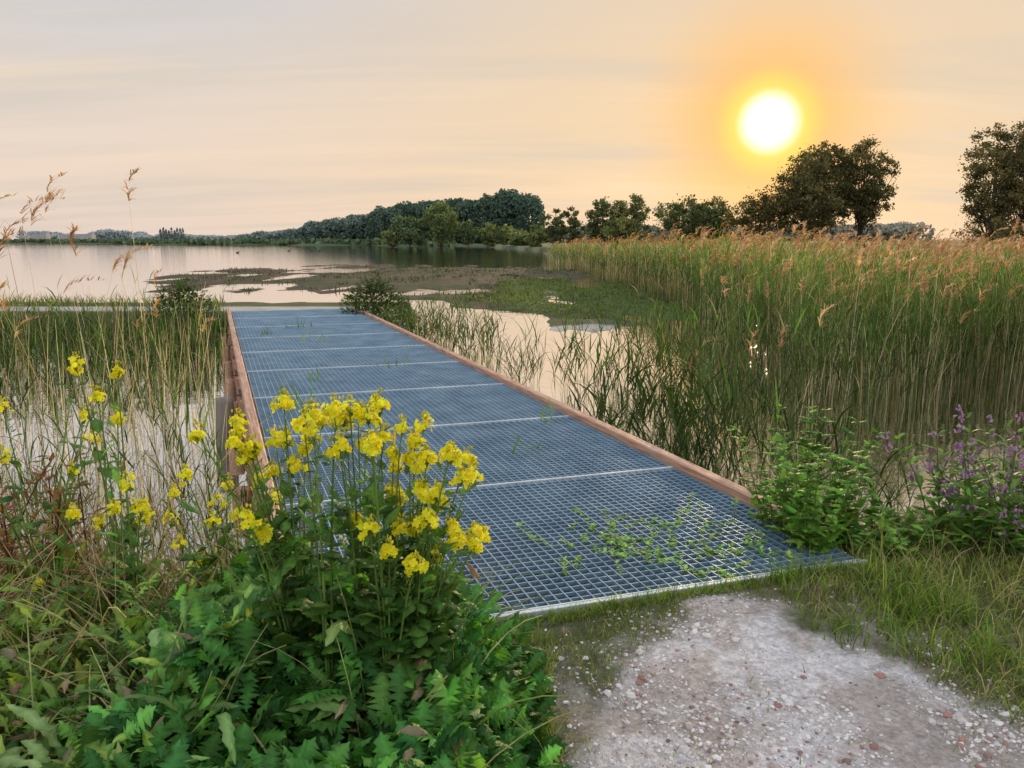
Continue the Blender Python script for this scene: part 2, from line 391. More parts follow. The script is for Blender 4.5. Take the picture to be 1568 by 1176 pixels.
for p in range(1,NP+1):
    s=p*PL-.2
    box(mb,BP(s,-.04),BP(s,1.04),.14,.16,(1,1,1),DZ-.32)
    for wf in (-.075,1.06):
        c=BP(s,wf); P=np.array([[[c[0],c[1],z] for z in (-1.2,-.8,-.36,-.31,-.309)]])
        tubes(mb,P,np.array([[.075,.075,.075,.068,.001]]),(1,1,1),8)
mb.build('timber_substructure',[M_wood],br)
mb=MB(); 
P=np.array([[[-2.97,7.75,z] for z in (-1.2,-.4,-.04,.0,.001)]]); tubes(mb,P,np.array([[.1,.1,.1,.09,.001]]),(1,1,1),8)
mb.build('mooring_post',[barkmat('weathered_post',(.22,.19,.16))])

# ------------------------------------------------------------------ pebbles
ph=(1+5**.5)/2
IV=np.array([(-1,ph,0),(1,ph,0),(-1,-ph,0),(1,-ph,0),(0,-1,ph),(0,1,ph),(0,-1,-ph),(0,1,-ph),(ph,0,-1),(ph,0,1),(-ph,0,-1),(-ph,0,1)])/1.9
IF=np.array([(0,11,5),(0,5,1),(0,1,7),(0,7,10),(0,10,11),(1,5,9),(5,11,4),(11,10,2),(10,7,6),(7,1,8),(3,9,4),(3,4,2),(3,2,6),(3,6,8),(3,8,9),(4,9,5),(2,4,11),(6,2,10),(8,6,7),(9,8,1)])
def pebbles(mb,n,fx,r0,r1):
    xy=fx(n); n=len(xy); r=r0+(r1-r0)*U(0,1,n)**3
    sc3=np.stack([U(.8,1.3,n),U(.7,1.1,n),U(.35,.7,n)],-1)*r[:,None]
    a=U(0,6.28,n); V=IV[None]*np.exp(R.normal(0,.13,(n,12,1)))*sc3[:,None]
    ca,sa=np.cos(a)[:,None],np.sin(a)[:,None]
    V=np.stack([V[...,0]*ca-V[...,1]*sa,V[...,0]*sa+V[...,1]*ca,V[...,2]],-1)
    V[...,0]+=xy[:,0:1]; V[...,1]+=xy[:,1:2]; V[...,2]+=(height(xy[:,0],xy[:,1])+r*.12)[:,None]
    F=(IF[None]+(np.arange(n)*12)[:,None,None]).reshape(-1,3)
    c=mixc((.86,.80,.77),(.46,.38,.34),n); k=U(0,1,n)<.10; c[k]=mixc((.45,.22,.17),(.15,.13,.12),k.sum())
    mb.add(V,F,np.repeat(c,12,0),0,False)
def fpath(n):
    x=U(-.4,2.3,n*3); y=U(1.9,3.5,n*3); p=pathmask(x,y); k=(U(0,1,n*3)<p*.8+.10)&(height(x,y)>-.1)&(fbm(x*3,y*3,3)>U(.3,.6,n*3)); xy=np.stack([x,y],-1)[k]; return xy[:n]
mb=MB(); pebbles(mb,7500,fpath,.003,.010); pebbles(mb,650,fpath,.007,.020); mb.build('gravel',[M_stone])

# ------------------------------------------------------------------ grass
def blades(mb,x,y,hmin,hmax,w,c1,c2,K=3,bend=1.2,z=None,lean=.45):
    n=len(x); z=height(x,y) if z is None else z
    P=curve_pts(np.stack([x,y,z-.01],-1),U(0,6.283,n),U(hmin,hmax,n),U(0,lean,n),U(.1,bend,n),K)
    c=vary(mixc(c1,c2,n),n,.2,.08)
    prof=np.array([1,.9,.6,.08]) if K==3 else np.linspace(1,.08,K+1)
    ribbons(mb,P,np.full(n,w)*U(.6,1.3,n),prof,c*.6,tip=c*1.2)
def scat(n,x0,x1,y0,y1,cond):
    x=U(x0,x1,n); y=U(y0,y1,n); k=cond(x,y); return x[k],y[k]
def ondeck(x,y,m=.0):
    y0=3.063+.318*x
    return (y>y0-m)&(x>xL(y)-m)&(x<xR(y)+m)
mb=MB()
g1,g2,g3=(.13,.24,.04),(.29,.35,.07),(.45,.39,.20)
c=lambda x,y:(~ondeck(x,y,.015))&(height(x,y)>-.35)&(U(0,1,len(x))>pathmask(x,y)*.98)
x,y=scat(80000,-.6,2.6,1.9,4.4,c); den=fbm(x*3,y*3,3); k=den>U(.31,.60,len(x)); x,y=x[k],y[k]
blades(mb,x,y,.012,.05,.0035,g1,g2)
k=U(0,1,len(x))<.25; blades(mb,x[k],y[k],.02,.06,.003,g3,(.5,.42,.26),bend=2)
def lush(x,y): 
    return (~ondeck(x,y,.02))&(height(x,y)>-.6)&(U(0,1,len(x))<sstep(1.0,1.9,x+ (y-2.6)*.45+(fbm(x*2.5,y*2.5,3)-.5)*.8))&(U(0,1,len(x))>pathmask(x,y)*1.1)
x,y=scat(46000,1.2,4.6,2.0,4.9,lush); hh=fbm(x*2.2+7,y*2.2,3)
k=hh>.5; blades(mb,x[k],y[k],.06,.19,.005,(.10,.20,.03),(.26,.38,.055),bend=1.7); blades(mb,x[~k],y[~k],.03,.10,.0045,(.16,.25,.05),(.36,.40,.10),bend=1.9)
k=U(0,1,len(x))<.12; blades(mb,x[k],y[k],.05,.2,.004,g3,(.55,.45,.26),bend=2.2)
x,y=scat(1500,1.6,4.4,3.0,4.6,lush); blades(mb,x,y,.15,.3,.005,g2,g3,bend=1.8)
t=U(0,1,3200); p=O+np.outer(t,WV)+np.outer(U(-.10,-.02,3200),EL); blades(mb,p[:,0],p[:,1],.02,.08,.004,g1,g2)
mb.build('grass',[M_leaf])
mb=MB()
x,y=scat(9000,-25,-2.5,16.3,21.5,lambda x,y:(height(x,y)>-.5)&~((y>17.7)&(y<18.8))&~ondeck(x,y,.1)); blades(mb,x,y,.08,.35,.02,(.11,.17,.03),(.25,.27,.07))
x,y=scat(30000,-3,9,20,44,lambda x,y:(height(x,y)>WZ+.02)&(ell(x,y,3.6,30,5.2,11.5)+(fbm(x,y,3)-.5)>0)); blades(mb,x,y,.03,.12,.03,(.09,.15,.03),(.19,.24,.06))
x,y=scat(14000,-22,8,26,70,lambda x,y:(height(x,y)>WZ+.01)&(fbm(x*.6,y*.6,3)>.50)); blades(mb,x,y,.05,.2,.05,(.05,.065,.025),(.11,.11,.045))
mb.build('marsh_grass',[M_reed])

# ------------------------------------------------------------------ reeds
LP=np.array([.5,1,.9,.5,.05])
def reeds(mb,x,y,h,green,dead,lw=.016,sw=.006,nleaf=6,plume=.1,z=None,leanmax=.12,leaf_len=(.25,.5),lo=.35,pz=1.1,bd=.42):
    n=len(x); z=np.maximum(height(x,y),-.75) if z is None else z
    az=U(0,6.283,n); isd=U(0,1,n)<dead; hasp=U(0,1,n)<plume
    isd=isd|(hasp&(U(0,1,n)<.85)); h=h*np.where(hasp,U(.98,pz,n),1)*np.where(isd&~hasp,U(.55,1.0,n),1)
    P=curve_pts(np.stack([x,y,z],-1),az,h,U(0,leanmax,n),U(0,.22,n)+ (R.random(n)<.08)*U(.2,.9,n),5)
    tan=vary(mixc((.42,.30,.15),(.80,.66,.42),n),n,.22,.05)
    gr=vary(mixc((.10,.17,.04),(.20,.24,.07),n),n,.2,.08)
    c=np.where(isd[:,None],tan,gr)
    ribbons(mb,P,sw*U(.7,1.3,n),np.array([1,1,.9,.8,.6,.3]),c*bd,tip=c*1.1)  # stem bases darkened by colour: painted shade of the reed hollows
    base=[];azl=[];ll=[]
    live=np.where(~isd)[0]
    for k in range(nleaf):
        t=U(lo,.99,len(live)); f=t*5; i=np.minimum(f.astype(int),4); fr=(f-i)[:,None]
        base.append(P[live,i]*(1-fr)+P[live,i+1]*fr)
        azl.append(U(0,6.283,len(live))); ll.append(U(*leaf_len,len(live)))
    B=np.concatenate(base); A=np.concatenate(azl); Ln=np.concatenate(ll); m=len(B)
    if m:
        Q=curve_pts(B,A,Ln,U(.15,.6,m),U(.1,1.4,m),4)
        cg=vary(mixc(green[0],green[1],m),m,.28,.08); old=U(0,1,m)<.08; cg[old]=mixc((.5,.42,.2),(.35,.32,.12),old.sum())
        hz=np.clip((B[:,2:3]+.5)/1.5,.35,1.15); cg=cg*hz  # leaves near the water coloured darker, shade painted in by height
        ribbons(mb,Q,lw*U(.5,1.2,m),LP,cg,tw=U(-.9,.9,m),az=A)
    dd=np.where(isd)[0]
    if len(dd):
        dd2=dd[U(0,1,len(dd))<.4]; t=R.integers(2,5,len(dd2)); m=len(dd2); A=U(0,6.283,m)
        Q=curve_pts(P[dd2,t],A,U(.12,.3,m),U(.3,1.,m),U(.5,2.2,m),4); ribbons(mb,Q,lw*.6*U(.5,1,m),np.array([.6,1,.8,.5,.05]),vary((.52,.40,.24),m,.2,.05),az=A)
    pl=np.where(hasp)[0]
    if len(pl):
        nn=34; tip=np.repeat(P[pl,-1],nn,0); dr=np.repeat(P[pl,-1]-P[pl,-2],nn,0); dr/=np.linalg.norm(dr,axis=1,keepdims=True)
        u=U(-.06,.26,len(tip)); droop=np.repeat(U(-.9,1.2,len(pl)),nn)
        off=np.stack([np.cos(droop),np.sin(droop),-.5*np.ones_like(droop)],-1)*(np.clip(u,0,1)**2)[:,None]*3.2
        b=tip+dr*u[:,None]+off
        m=len(b); A=droop+R.normal(0,.8,m); Q=curve_pts(b,A,U(.06,.15,m)*(1.15-u*2.4),U(.4,1.1,m),U(.4,1.6,m),3)
        pc=np.repeat(mixc((.44,.20,.08),(.76,.47,.25),len(pl)),nn,0)
        ribbons(mb,Q,max(sw*1.7,.010)*U(.6,1.4,m),np.array([.6,1,.8,.2]),vary(pc,m,.18,.05),az=A)
GR=((.065,.15,.022),(.17,.28,.045)); GD=((.05,.11,.018),(.13,.22,.035))
def xbound(y): return np.interp(y,[8,9.5,13,21,30,60,90],[4.2,3.9,3.8,5.3,5.4,4.2,3.2])
mb=MB()
def rb(n,y0,y1,pw=1.):
    y=y0+(y1-y0)*U(0,1,n)**pw; xb=xbound(y)+(fbm(y*1.2,y*0+3,3)-.5)*1.2; xm=y*.78+2.5
    x=xb+(xm-xb)*U(0,1,n)**1.1
    k=y>np.interp(x,[3.5,4.6,6,12],[8.8,9.6,10.2,10.8])+(fbm(x*1.5,x*0+8,3)-.5)*1.6
    return x[k],y[k]
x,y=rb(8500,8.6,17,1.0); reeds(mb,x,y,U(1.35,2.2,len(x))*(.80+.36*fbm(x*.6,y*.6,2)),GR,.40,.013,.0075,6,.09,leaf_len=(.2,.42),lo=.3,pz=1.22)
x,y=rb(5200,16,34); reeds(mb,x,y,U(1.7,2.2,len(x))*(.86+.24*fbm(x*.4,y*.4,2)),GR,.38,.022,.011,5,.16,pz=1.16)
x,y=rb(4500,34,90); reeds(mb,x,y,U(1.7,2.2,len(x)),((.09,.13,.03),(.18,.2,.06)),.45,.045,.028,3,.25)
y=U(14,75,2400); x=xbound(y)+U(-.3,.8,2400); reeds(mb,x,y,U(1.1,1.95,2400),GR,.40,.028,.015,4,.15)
mb.build('reed_bed',[M_reed])

mb=MB()
def clump(n,cx,cy,rx,ry,h0,h1,dead,**k):
    a=U(0,6.283,n); r=np.sqrt(U(0,1,n)); x=cx+rx*r*np.cos(a); y=cy+ry*r*np.sin(a)
    ok=~ondeck(x,y,.14); x,y=x[ok],y[ok]
    reeds(mb,x,y,U(h0,h1,len(x)),GR,dead,**k)
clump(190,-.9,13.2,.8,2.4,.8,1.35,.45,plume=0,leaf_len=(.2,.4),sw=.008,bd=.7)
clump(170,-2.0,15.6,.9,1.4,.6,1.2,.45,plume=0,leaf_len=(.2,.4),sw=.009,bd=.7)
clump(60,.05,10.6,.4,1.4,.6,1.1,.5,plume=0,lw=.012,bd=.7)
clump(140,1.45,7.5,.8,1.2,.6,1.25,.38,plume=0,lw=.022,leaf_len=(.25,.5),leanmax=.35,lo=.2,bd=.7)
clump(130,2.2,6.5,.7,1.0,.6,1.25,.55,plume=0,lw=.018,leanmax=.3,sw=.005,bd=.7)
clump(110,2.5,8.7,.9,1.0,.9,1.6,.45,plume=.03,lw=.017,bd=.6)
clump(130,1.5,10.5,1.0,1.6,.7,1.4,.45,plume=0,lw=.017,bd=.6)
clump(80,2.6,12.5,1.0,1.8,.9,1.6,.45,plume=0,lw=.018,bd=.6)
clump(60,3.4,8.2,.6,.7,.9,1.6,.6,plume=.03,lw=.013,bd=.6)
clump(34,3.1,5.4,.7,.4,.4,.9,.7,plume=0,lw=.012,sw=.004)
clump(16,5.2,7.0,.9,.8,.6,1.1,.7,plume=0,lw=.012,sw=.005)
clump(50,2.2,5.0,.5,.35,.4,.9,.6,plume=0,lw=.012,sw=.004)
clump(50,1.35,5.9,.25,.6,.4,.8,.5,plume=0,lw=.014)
mb.build('reed_clump',[M_reed])
mb=MB()
x,y=scat(3400,-13,-1.0,3.9,14,lambda x,y:(x<xL(y)-.22)&(x>-.75*y-1)&(fbm(x*.8,y*.8,2)>.38)); reeds(mb,x,y,U(1.0,1.85,len(x)),GR,.74,.012,.0065,5,.01,leanmax=.16,leaf_len=(.15,.35),bd=.85)
x,y=scat(1500,-13,-5,10.5,16.5,lambda x,y:(x<xL(y)-.25)); reeds(mb,x,y,U(.45,.9,len(x)),GR,.3,.022,.008,5,0,bd=.6)
x=U(-4.2,-3.1,12); y=U(5.4,6.6,12); reeds(mb,x,y,U(2.0,2.65,12),GR,1.,.014,.006,3,.9,leanmax=.2)
x=U(-5.5,-4.2,8); y=U(6.4,8.,8); reeds(mb,x,y,U(2.0,2.6,8),GR,1.,.014,.007,3,.6,leanmax=.15)
x,y=scat(900,-4.2,-1.0,3.3,6,lambda x,y:(x<xL(y)-.15)); reeds(mb,x,y,U(.4,1.15,len(x)),GR,.7,.012,.005,4,0,leanmax=.5,leaf_len=(.12,.3),bd=.8)
mb.build('reed_bed',[M_reed])

# ------------------------------------------------------------------ leafy plants
LOBE=np.array([.10,.12,.65,.18,.80,.22,1.0,.28,1.15,.38,1.2,.5,1.0,.45,.65,.2,.03])
BROAD=np.array([.12,.35,.7,.95,1,.92,.7,.35,.04])
def leafset(mb,B,A,Ln,lean,bend,w,prof,c,fold=.35,tw=None,tip=None):
    P=curve_pts(B,A,Ln,lean,bend,len(prof)-1,1.2)
    P[:,1:-1]+=R.normal(0,.010,(len(B),P.shape[1]-2,3))*Ln[:,None,None]
    ribbons(mb,P,w,prof,c,tw=tw,fold=fold,az=A,tip=tip)
def bush(mb,cx,cy,cz,rx,ry,h,n,ls,c1,c2,prof=BROAD,wr=.45):
    a=U(0,6.283,n); r=U(0,1,n)**.5; z=U(0,1,n); s=np.sqrt(np.clip(1-z**2.2,0,1))
    B=np.stack([cx+rx*r*s*np.cos(a),cy+ry*r*s*np.sin(a),cz+z*h*U(.7,1.1,n)],-1)
    leafset(mb,B,a+R.normal(0,.8,n),U(.6,1.3,n)*ls,U(.4,1.3,n),U(.2,1.2,n),U(.7,1.2,n)*ls*wr,prof,vary(mixc(c1,c2,n),n,.25,.08))
    m=max(8,n//25); k=R.integers(0,n,m); base=np.stack([cx+(B[k,0]-cx)*.3,cy+(B[k,1]-cy)*.3,np.full(m,cz-.05)],-1)
    mid=(base+B[k])/2+np.array([0,0,h*.2]); P=bez(base,mid,B[k],5)
    tubes(mb,P,np.linspace(.006,.003,6)[None]*np.ones((m,1)),(.12,.14,.05),4)
for nm,a in (('elder_bush',(-3.0,17.0,-.25,.85,.7,1.0,1500,.12,(.03,.06,.02),(.07,.11,.03))),
             ('elder_bush',(-7.1,16.6,-.25,.75,.6,.95,1100,.12,(.03,.06,.02),(.08,.12,.03))),
             ('bramble_bush',(-2.1,15.3,-.5,.5,.8,.7,600,.1,(.05,.10,.02),(.1,.16,.03)))):
    mb=MB(); bush(mb,*a); mb.build(nm,[M_leaf])

mb=MB(); n=110
B2=np.stack([.85+R.normal(0,.36,n),3.85+R.normal(0,.24,n)],-1); ok=ondeck(B2[:,0],B2[:,1],-.03); B2=B2[ok]; n=len(B2)
B=np.column_stack([B2,np.full(n,-.05)]); A=U(0,6.283,n)
P=curve_pts(B,A,U(.1,.22,n),U(.1,.7,n),U(.3,1.6,n),6); P[:,:,2]=np.maximum(P[:,:,2],-.06)
tubes(mb,P,np.full((n,7),.0013),(.2,.3,.07),3)
for k in range(3,7):
    for sgn in (0,2.1,4.2):
        m=n; leafset(mb,P[:,k],A+sgn+R.normal(0,.5,m),U(.012,.035,m),U(.7,1.5,m),U(0,.6,m),U(.012,.026,m),BROAD,vary((.24,.40,.07),m,.25,.08),fold=.2)
for (wx,wy,cn,hh) in ((-3.9,14.0,14,.3),(-4.2,13.0,8,.25),(-2.05,7.2,12,.42),(-2.25,8.6,6,.3),(-3.1,12.,6,.3),(.05,5.75,8,.24),(.3,6.7,6,.2),(-1.5,9.7,5,.2),(-2.5,15.6,10,.4)):
    n=cn; B=np.column_stack([wx+R.normal(0,.1,n),wy+R.normal(0,.1,n),np.full(n,0.)]); A=U(0,6.283,n)
    P=curve_pts(B,A,U(.4,1.,n)*hh,U(0,.6,n),U(0,1,n),4); ribbons(mb,P,np.full(n,.016),LP,vary((.15,.28,.05),n,.2,.08),az=A)
mb.build('grating_weeds',[M_leaf])

def nettle(cx,cy,rx,ry,nst,h0,h1,zb=0.):
    mb=MB(); n=nst; a=U(0,6.283,n); r=np.sqrt(U(0,1,n))
    B=np.column_stack([cx+rx*r*np.cos(a),cy+ry*r*np.sin(a),np.full(n,zb-.05)]); H=U(h0,h1,n)
    P=curve_pts(B,a,H,U(0,.25,n),U(0,.35,n),10); tubes(mb,P,np.linspace(.0035,.0018,11)[None]*np.ones((n,1)),(.2,.27,.08),4)
    for k in range(2,11):
        for q in range(3):
            A=k*1.57+q*3.14159+R.normal(0,.35,n)+(q==2)*1.2; s=(.105 if k<8 else .07)*(1-.25*(k==10))
            leafset(mb,P[:,k]+R.normal(0,.006,(n,3)),A,U(.5,1.15,n)*s,U(.8,1.5,n),U(.1,1.0,n),U(.8,1.1,n)*s*.6,np.array([.15,.8,.75,1,.8,.9,.6,.62,.3,.28,.03]),vary(mixc((.07,.18,.025),(.20,.36,.05),n),n,.28,.07))
    return mb
nettle(1.62,4.0,.22,.28,32,.25,.76).build('nettle_plant',[M_leaf])
nettle(2.0,3.85,.22,.25,16,.12,.30).build('nettle_plant',[M_leaf])
def comfrey(cx,cy,n,h0,h1,rx):
    mb=MB(); a=U(0,6.283,n); r=np.sqrt(U(0,1,n))
    B=np.column_stack([cx+rx*r*np.cos(a),cy+.25*r*np.sin(a),np.full(n,-.1)]); P=curve_pts(B,a,U(h0,h1,n),U(0,.35,n),U(0,.6,n),10)
    tubes(mb,P,np.linspace(.005,.002,11)[None]*np.ones((n,1)),(.16,.23,.07),4)
    for k in range(1,10):
        for q in range(3 if k<6 else 2):
            s=.19*(1-.06*k); A=k*1.9+q*2.3+R.normal(0,.4,n)
            leafset(mb,P[:,k],A,U(.6,1.1,n)*s,U(.5,1.1,n),U(.3,1.5,n),U(.8,1.1,n)*s*.32,BROAD,vary(mixc((.08,.19,.03),(.20,.33,.06),n),n,.25,.07))
    for k in (6,7,8,9,10):
        g=7; m=n*g; t=np.repeat(P[:,k]+R.normal(0,.025,(n,3)),g,0)+R.normal(0,.013,(m,3)); A=U(0,6.283,m)
        Q=curve_pts(t,A,U(.015,.022,m),U(2.0,3.0,m),np.zeros(m),3)
        sel=np.repeat(U(0,1,n)<.75,g); Q=Q[sel]
        if len(Q): tubes(mb,Q,np.array([[.0018,.005,.005,.0068]])*np.ones((len(Q),1)),mixc((.30,.11,.28),(.62,.42,.62),len(Q)),5,1)
    return mb
comfrey(2.62,3.9,34,.45,.82,.36).build('comfrey_plant',[M_leaf,M_petal])
comfrey(3.05,4.0,18,.35,.7,.35).build('comfrey_plant',[M_leaf,M_petal])

# ------------------------------------------------------------------ mustard
def flowerheads(mb,Hd,rad,nf):
    M=len(Hd)
    nfl=(nf*U(.6,1.3,M)).astype(int); ids=np.repeat(np.arange(M),nfl); m=len(ids)
    th=U(0,6.283,m); ph_=np.arccos(U(-.6,1,m)); d=np.stack([np.sin(ph_)*np.cos(th),np.sin(ph_)*np.sin(th),np.cos(ph_)],-1)
    rr=(rad*U(.7,1.3,M))[ids]; c=Hd[ids]+d*(rr*U(.4,1,m))[:,None]*np.array([1,1,1.1])
    P=bez(Hd[ids]-np.array([0,0,.022]),Hd[ids]+d*(rr*.3)[:,None],c,3); tubes(mb,P,np.full((m,4),.0008),(.32,.38,.07),3)
    nrm=d*.7+np.array([0,-.15,.4])+R.normal(0,.4,(m,3)); nrm/=np.linalg.norm(nrm,axis=1,keepdims=True)
    ref=R.normal(0,1,(m,3)); u=np.cross(nrm,ref); u/=np.linalg.norm(u,axis=1,keepdims=True); v=np.cross(nrm,u)
    s=U(.007,.0125,m)
    col=vary(mixc((.95,.80,.012),(.95,.91,.035),m),m,.05,.02)
    for k in range(4):
        a=k*1.5708; e=np.cos(a)*u+np.sin(a)*v; f=-np.sin(a)*u+np.cos(a)*v; S=s[:,None]
        V=np.stack([c-f*S*.12,c+f*S*.12,c+e*S*.55+f*S*.5+nrm*S*.22,c+e*S*.55-f*S*.5+nrm*S*.22,c+e*S*1.1+f*S*.42+nrm*S*.18,c+e*S*1.1-f*S*.42+nrm*S*.18],1)
        b=(np.arange(m)*6)[:,None]
        F=np.concatenate([b+np.array([[0,1,2,3]]),b+np.array([[3,2,4,5]])])
        mb.add(V,F,np.repeat(col*(.95 if k%2 else 1),6,0),1)
    nb=M*9; ib=np.repeat(np.arange(M),9); bp_=Hd[ib]+np.stack([R.normal(0,.007,nb),R.normal(0,.007,nb),(rad*1.1)+U(-.004,.012,nb)],-1)
    P=bp_[:,None]+np.array([[[0,0,-.004],[0,0,0],[0,0,.005],[0,0,.006]]]); tubes(mb,P,np.array([[.001,.0028,.0022,.0003]])*np.ones((nb,1)),mixc((.42,.45,.05),(.8,.7,.05),nb),5)
def mustard(mb,Hd,bases,leafn=5,lc=((.05,.13,.025),(.13,.25,.05))):
    M=len(Hd)
    d=np.abs(Hd[:,None,0]-bases[None,:,0]); k=np.argmin(d+U(0,.12,d.shape),1); B=bases[k]
    mid=B.copy(); mid[:,0]=B[:,0]+(Hd[:,0]-B[:,0])*.25; mid[:,1]=B[:,1]+(Hd[:,1]-B[:,1])*.3; mid[:,2]=B[:,2]+(Hd[:,2]-B[:,2])*.7
    P=bez(B,mid,Hd,12); tubes(mb,P,np.linspace(.0055,.0016,13)[None]*np.ones((M,1)),vary((.19,.3,.07),M,.12,.04),5)
    for j in range(8,12):
        for q in range(5):
            m=M; A=U(0,6.283,m); fr=U(0,1,(m,1)); b=P[:,j]*(1-fr)+P[:,j+1]*fr
            sel=U(0,1,m)<.7
            Q=curve_pts(b[sel],A[sel],U(.02,.05,sel.sum()),U(.5,1.1,sel.sum()),U(-.6,0,sel.sum()),3); tubes(mb,Q,np.full((len(Q),4),.0010),(.25,.34,.08),3)
    for j in range(3,12):
        for q in range(leafn if j<9 else 2):
            sel=U(0,1,M)<.42; m=sel.sum(); 
            if m==0: continue
            s=.13 if j<6 else (.085 if j<9 else .045)
            leafset(mb,P[sel,j]+R.normal(0,.01,(m,3)),U(0,6.283,m),U(.6,1.2,m)*s,U(.5,1.2,m),U(.2,1.2,m),U(.35,.55,m)*s,BROAD if j>7 else np.array([.1,.3,.85,.6,1,.75,1.05,.8,.5,.05]),vary(mixc(*lc,m),m,.25,.06))
Hm=np.array([(-.803,1.08),(-.748,1.06),(-.70,1.04),(-.74,.99),(-.63,1.16),(-.59,1.125),(-.54,1.13),(-.483,1.147),(-.436,1.143),(-.53,1.066),(-.60,1.01),(-.41,1.09),(-.355,1.08),(-.315,1.06),(-.34,1.01),(-.278,1.027),(-.264,.97),(-.232,1.008),(-.18,1.02),(-.135,.95),(-.154,.896),(-.19,.867),(-.236,.848),(-.373,.867),(-.355,.82),(-.324,.776),(-.456,.80),(-.675,.80),(-.61,.97),(-.71,.925),(-.172,.80),(-.124,.757),(-.088,.727),(-.218,.684),(-.254,.738),(-.45,1.06),(-.50,1.0),(-.39,1.04),(-.37,1.11),(-.39,1.13),(-.27,1.07),(-.72,1.02),(-.77,1.05),(-.51,1.09),(-.57,1.05),(-.66,1.03),(-.47,1.09),(-.29,.99),(-.20,.90),(-.12,.93),(-.34,.85),(-.315,.80),(-.43,1.0),(-.36,.96),(-.82,1.10),(-.68,1.05),(-.42,1.12),(-.25,.91),(-.29,.77),(-.15,.78),(-.10,.74),(-.70,.88),(-.34,1.09),(-.17,.98),(-.22,.86),(-.375,.84)])
Hm3=np.column_stack([Hm[:,0]+R.normal(0,.008,len(Hm)),2.1+R.normal(0,.08,len(Hm)),Hm[:,1]+R.normal(0,.01,len(Hm))])
mb=MB(); bs=np.array([(-.62,2.1,0),(-.52,2.0,0),(-.45,2.15,0),(-.36,2.05,0),(-.3,2.1,0)],float)
mustard(mb,Hm3,bs); flowerheads(mb,Hm3,.026,27); mb.build('mustard_plant',[M_leaf,M_petal])
H2=np.array([(-1.20,.75),(-1.07,.69),(-.93,.6),(-1.12,.565),(-1.2,.37),(-1.43,.715),(-1.52,1.17),(-1.43,1.126),(-1.75,1.08),(-1.81,1.01),(-1.735,.90),(-1.84,.83),(-1.64,.83),(-1.54,.91),(-1.455,.567),(-1.59,.52),(-1.5,.6),(-1.76,.34),(-1.0,.66),(-1.3,.55),(-1.38,.56),(-1.52,.55),(-.97,.70),(-1.05,.57),(-1.22,.50),(-1.12,.61),(-1.62,.60),(-1.48,.48),(-1.70,.72),(-1.3,.64),(-1.56,1.02),(-1.36,.62),(-1.86,.95),(-1.68,.97)])
for lo_,hi_ in ((-1.35,-.8),(-1.6,-1.35),(-2,-1.6)):
    s=H2[(H2[:,0]>=lo_)&(H2[:,0]<hi_)]; 
    h3=np.column_stack([s[:,0],2.8+R.normal(0,.12,len(s)),s[:,1]])
    mb=MB(); mustard(mb,h3,np.array([((lo_+hi_)/2+.03,2.75,0),((lo_+hi_)/2-.06,2.85,0)]),2); flowerheads(mb,h3,.029,18); mb.build('mustard_plant',[M_leaf,M_petal])

# foreground leafy bank
mb=MB()
def topH(x,y):
    t=np.interp(x,[-2.4,-1.6,-1.2,-.8,-.45,-.15,.02,.1],[.42,.42,.42,.46,.54,.40,.12,.02])
    return t*np.interp(y,[1.1,1.6,2.2,2.7,3.1,3.4],[.45,.85,1,.75,.55,.35])*(.45+1.2*fbm(x*3.5,y*3.5,2))
def place(n,x0,x1,y0,y1,pw=.75):
    x=U(x0,x1,n); y=U(y0,y1,n); h=topH(x,y); k=(h>.05)&~ondeck(x,y,.0); x,y,h=x[k],y[k],h[k]
    return x,y,h*U(0,1,len(x))**pw
def depthshade(c,x,y,z):  # painted shade: leaves deeper in the mass get a darker colour
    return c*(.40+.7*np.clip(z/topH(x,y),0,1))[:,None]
x,y,z=place(4600,-1.0,.1,1.4,2.75); n=len(x); A=U(0,6.283,n)
s=U(.06,.15,n); leafset(mb,np.column_stack([x,y,z]),A,s,U(.1,1.0,n),U(.2,1.3,n),s*U(.38,.58,n),LOBE,depthshade(vary(mixc((.035,.13,.03),(.11,.28,.05),n),n,.32,.07),x,y,z),fold=.35,tw=U(-.7,.7,n))
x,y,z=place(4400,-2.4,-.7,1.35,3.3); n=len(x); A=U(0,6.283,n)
s=U(.035,.12,n); leafset(mb,np.column_stack([x,y,z]),A,s,U(.1,1.3,n),U(.2,1.6,n),s*U(.16,.34,n),BROAD,depthshade(vary(mixc((.09,.16,.025),(.30,.38,.08),n),n,.34,.09),x,y,z),tw=U(-.8,.8,n))
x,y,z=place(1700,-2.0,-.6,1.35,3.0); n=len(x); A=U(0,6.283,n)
s=U(.06,.14,n); leafset(mb,np.column_stack([x,y,z]),A,s,U(.1,1.2,n),U(.2,1.4,n),s*U(.32,.5,n),LOBE,depthshade(vary(mixc((.06,.15,.03),(.18,.31,.06),n),n,.34,.08),x,y,z),tw=U(-.8,.8,n))
x,y,z=place(110,-1.3,-.35,1.55,2.1,.5); n=len(x); A=U(0,6.283,n); s=U(.16,.28,n)
wav=np.array([.12,.3,.75,.5,.95,.65,1,.7,.95,.6,.8,.4,.45,.05]); leafset(mb,np.column_stack([x,y,z]),A,s,U(.2,.9,n),U(.8,2.2,n),s*U(.14,.22,n),wav,vary(mixc((.13,.24,.06),(.30,.43,.15),n),n,.18,.05),fold=.5,tw=U(-.5,.5,n))
n=380; x=U(-1.7,-.2,n); y=U(1.6,2.8,n); A=U(0,6.283,n); P=curve_pts(np.column_stack([x,y,np.zeros(n)]),A,U(.35,.72,n),U(0,.7,n),U(.2,2.0,n),8)
tubes(mb,P,np.linspace(.006,.002,9)[None]*np.ones((n,1))*U(.3,1.0,(n,1)),vary(mixc((.26,.36,.10),(.46,.46,.22),n),n,.1,.04),5)
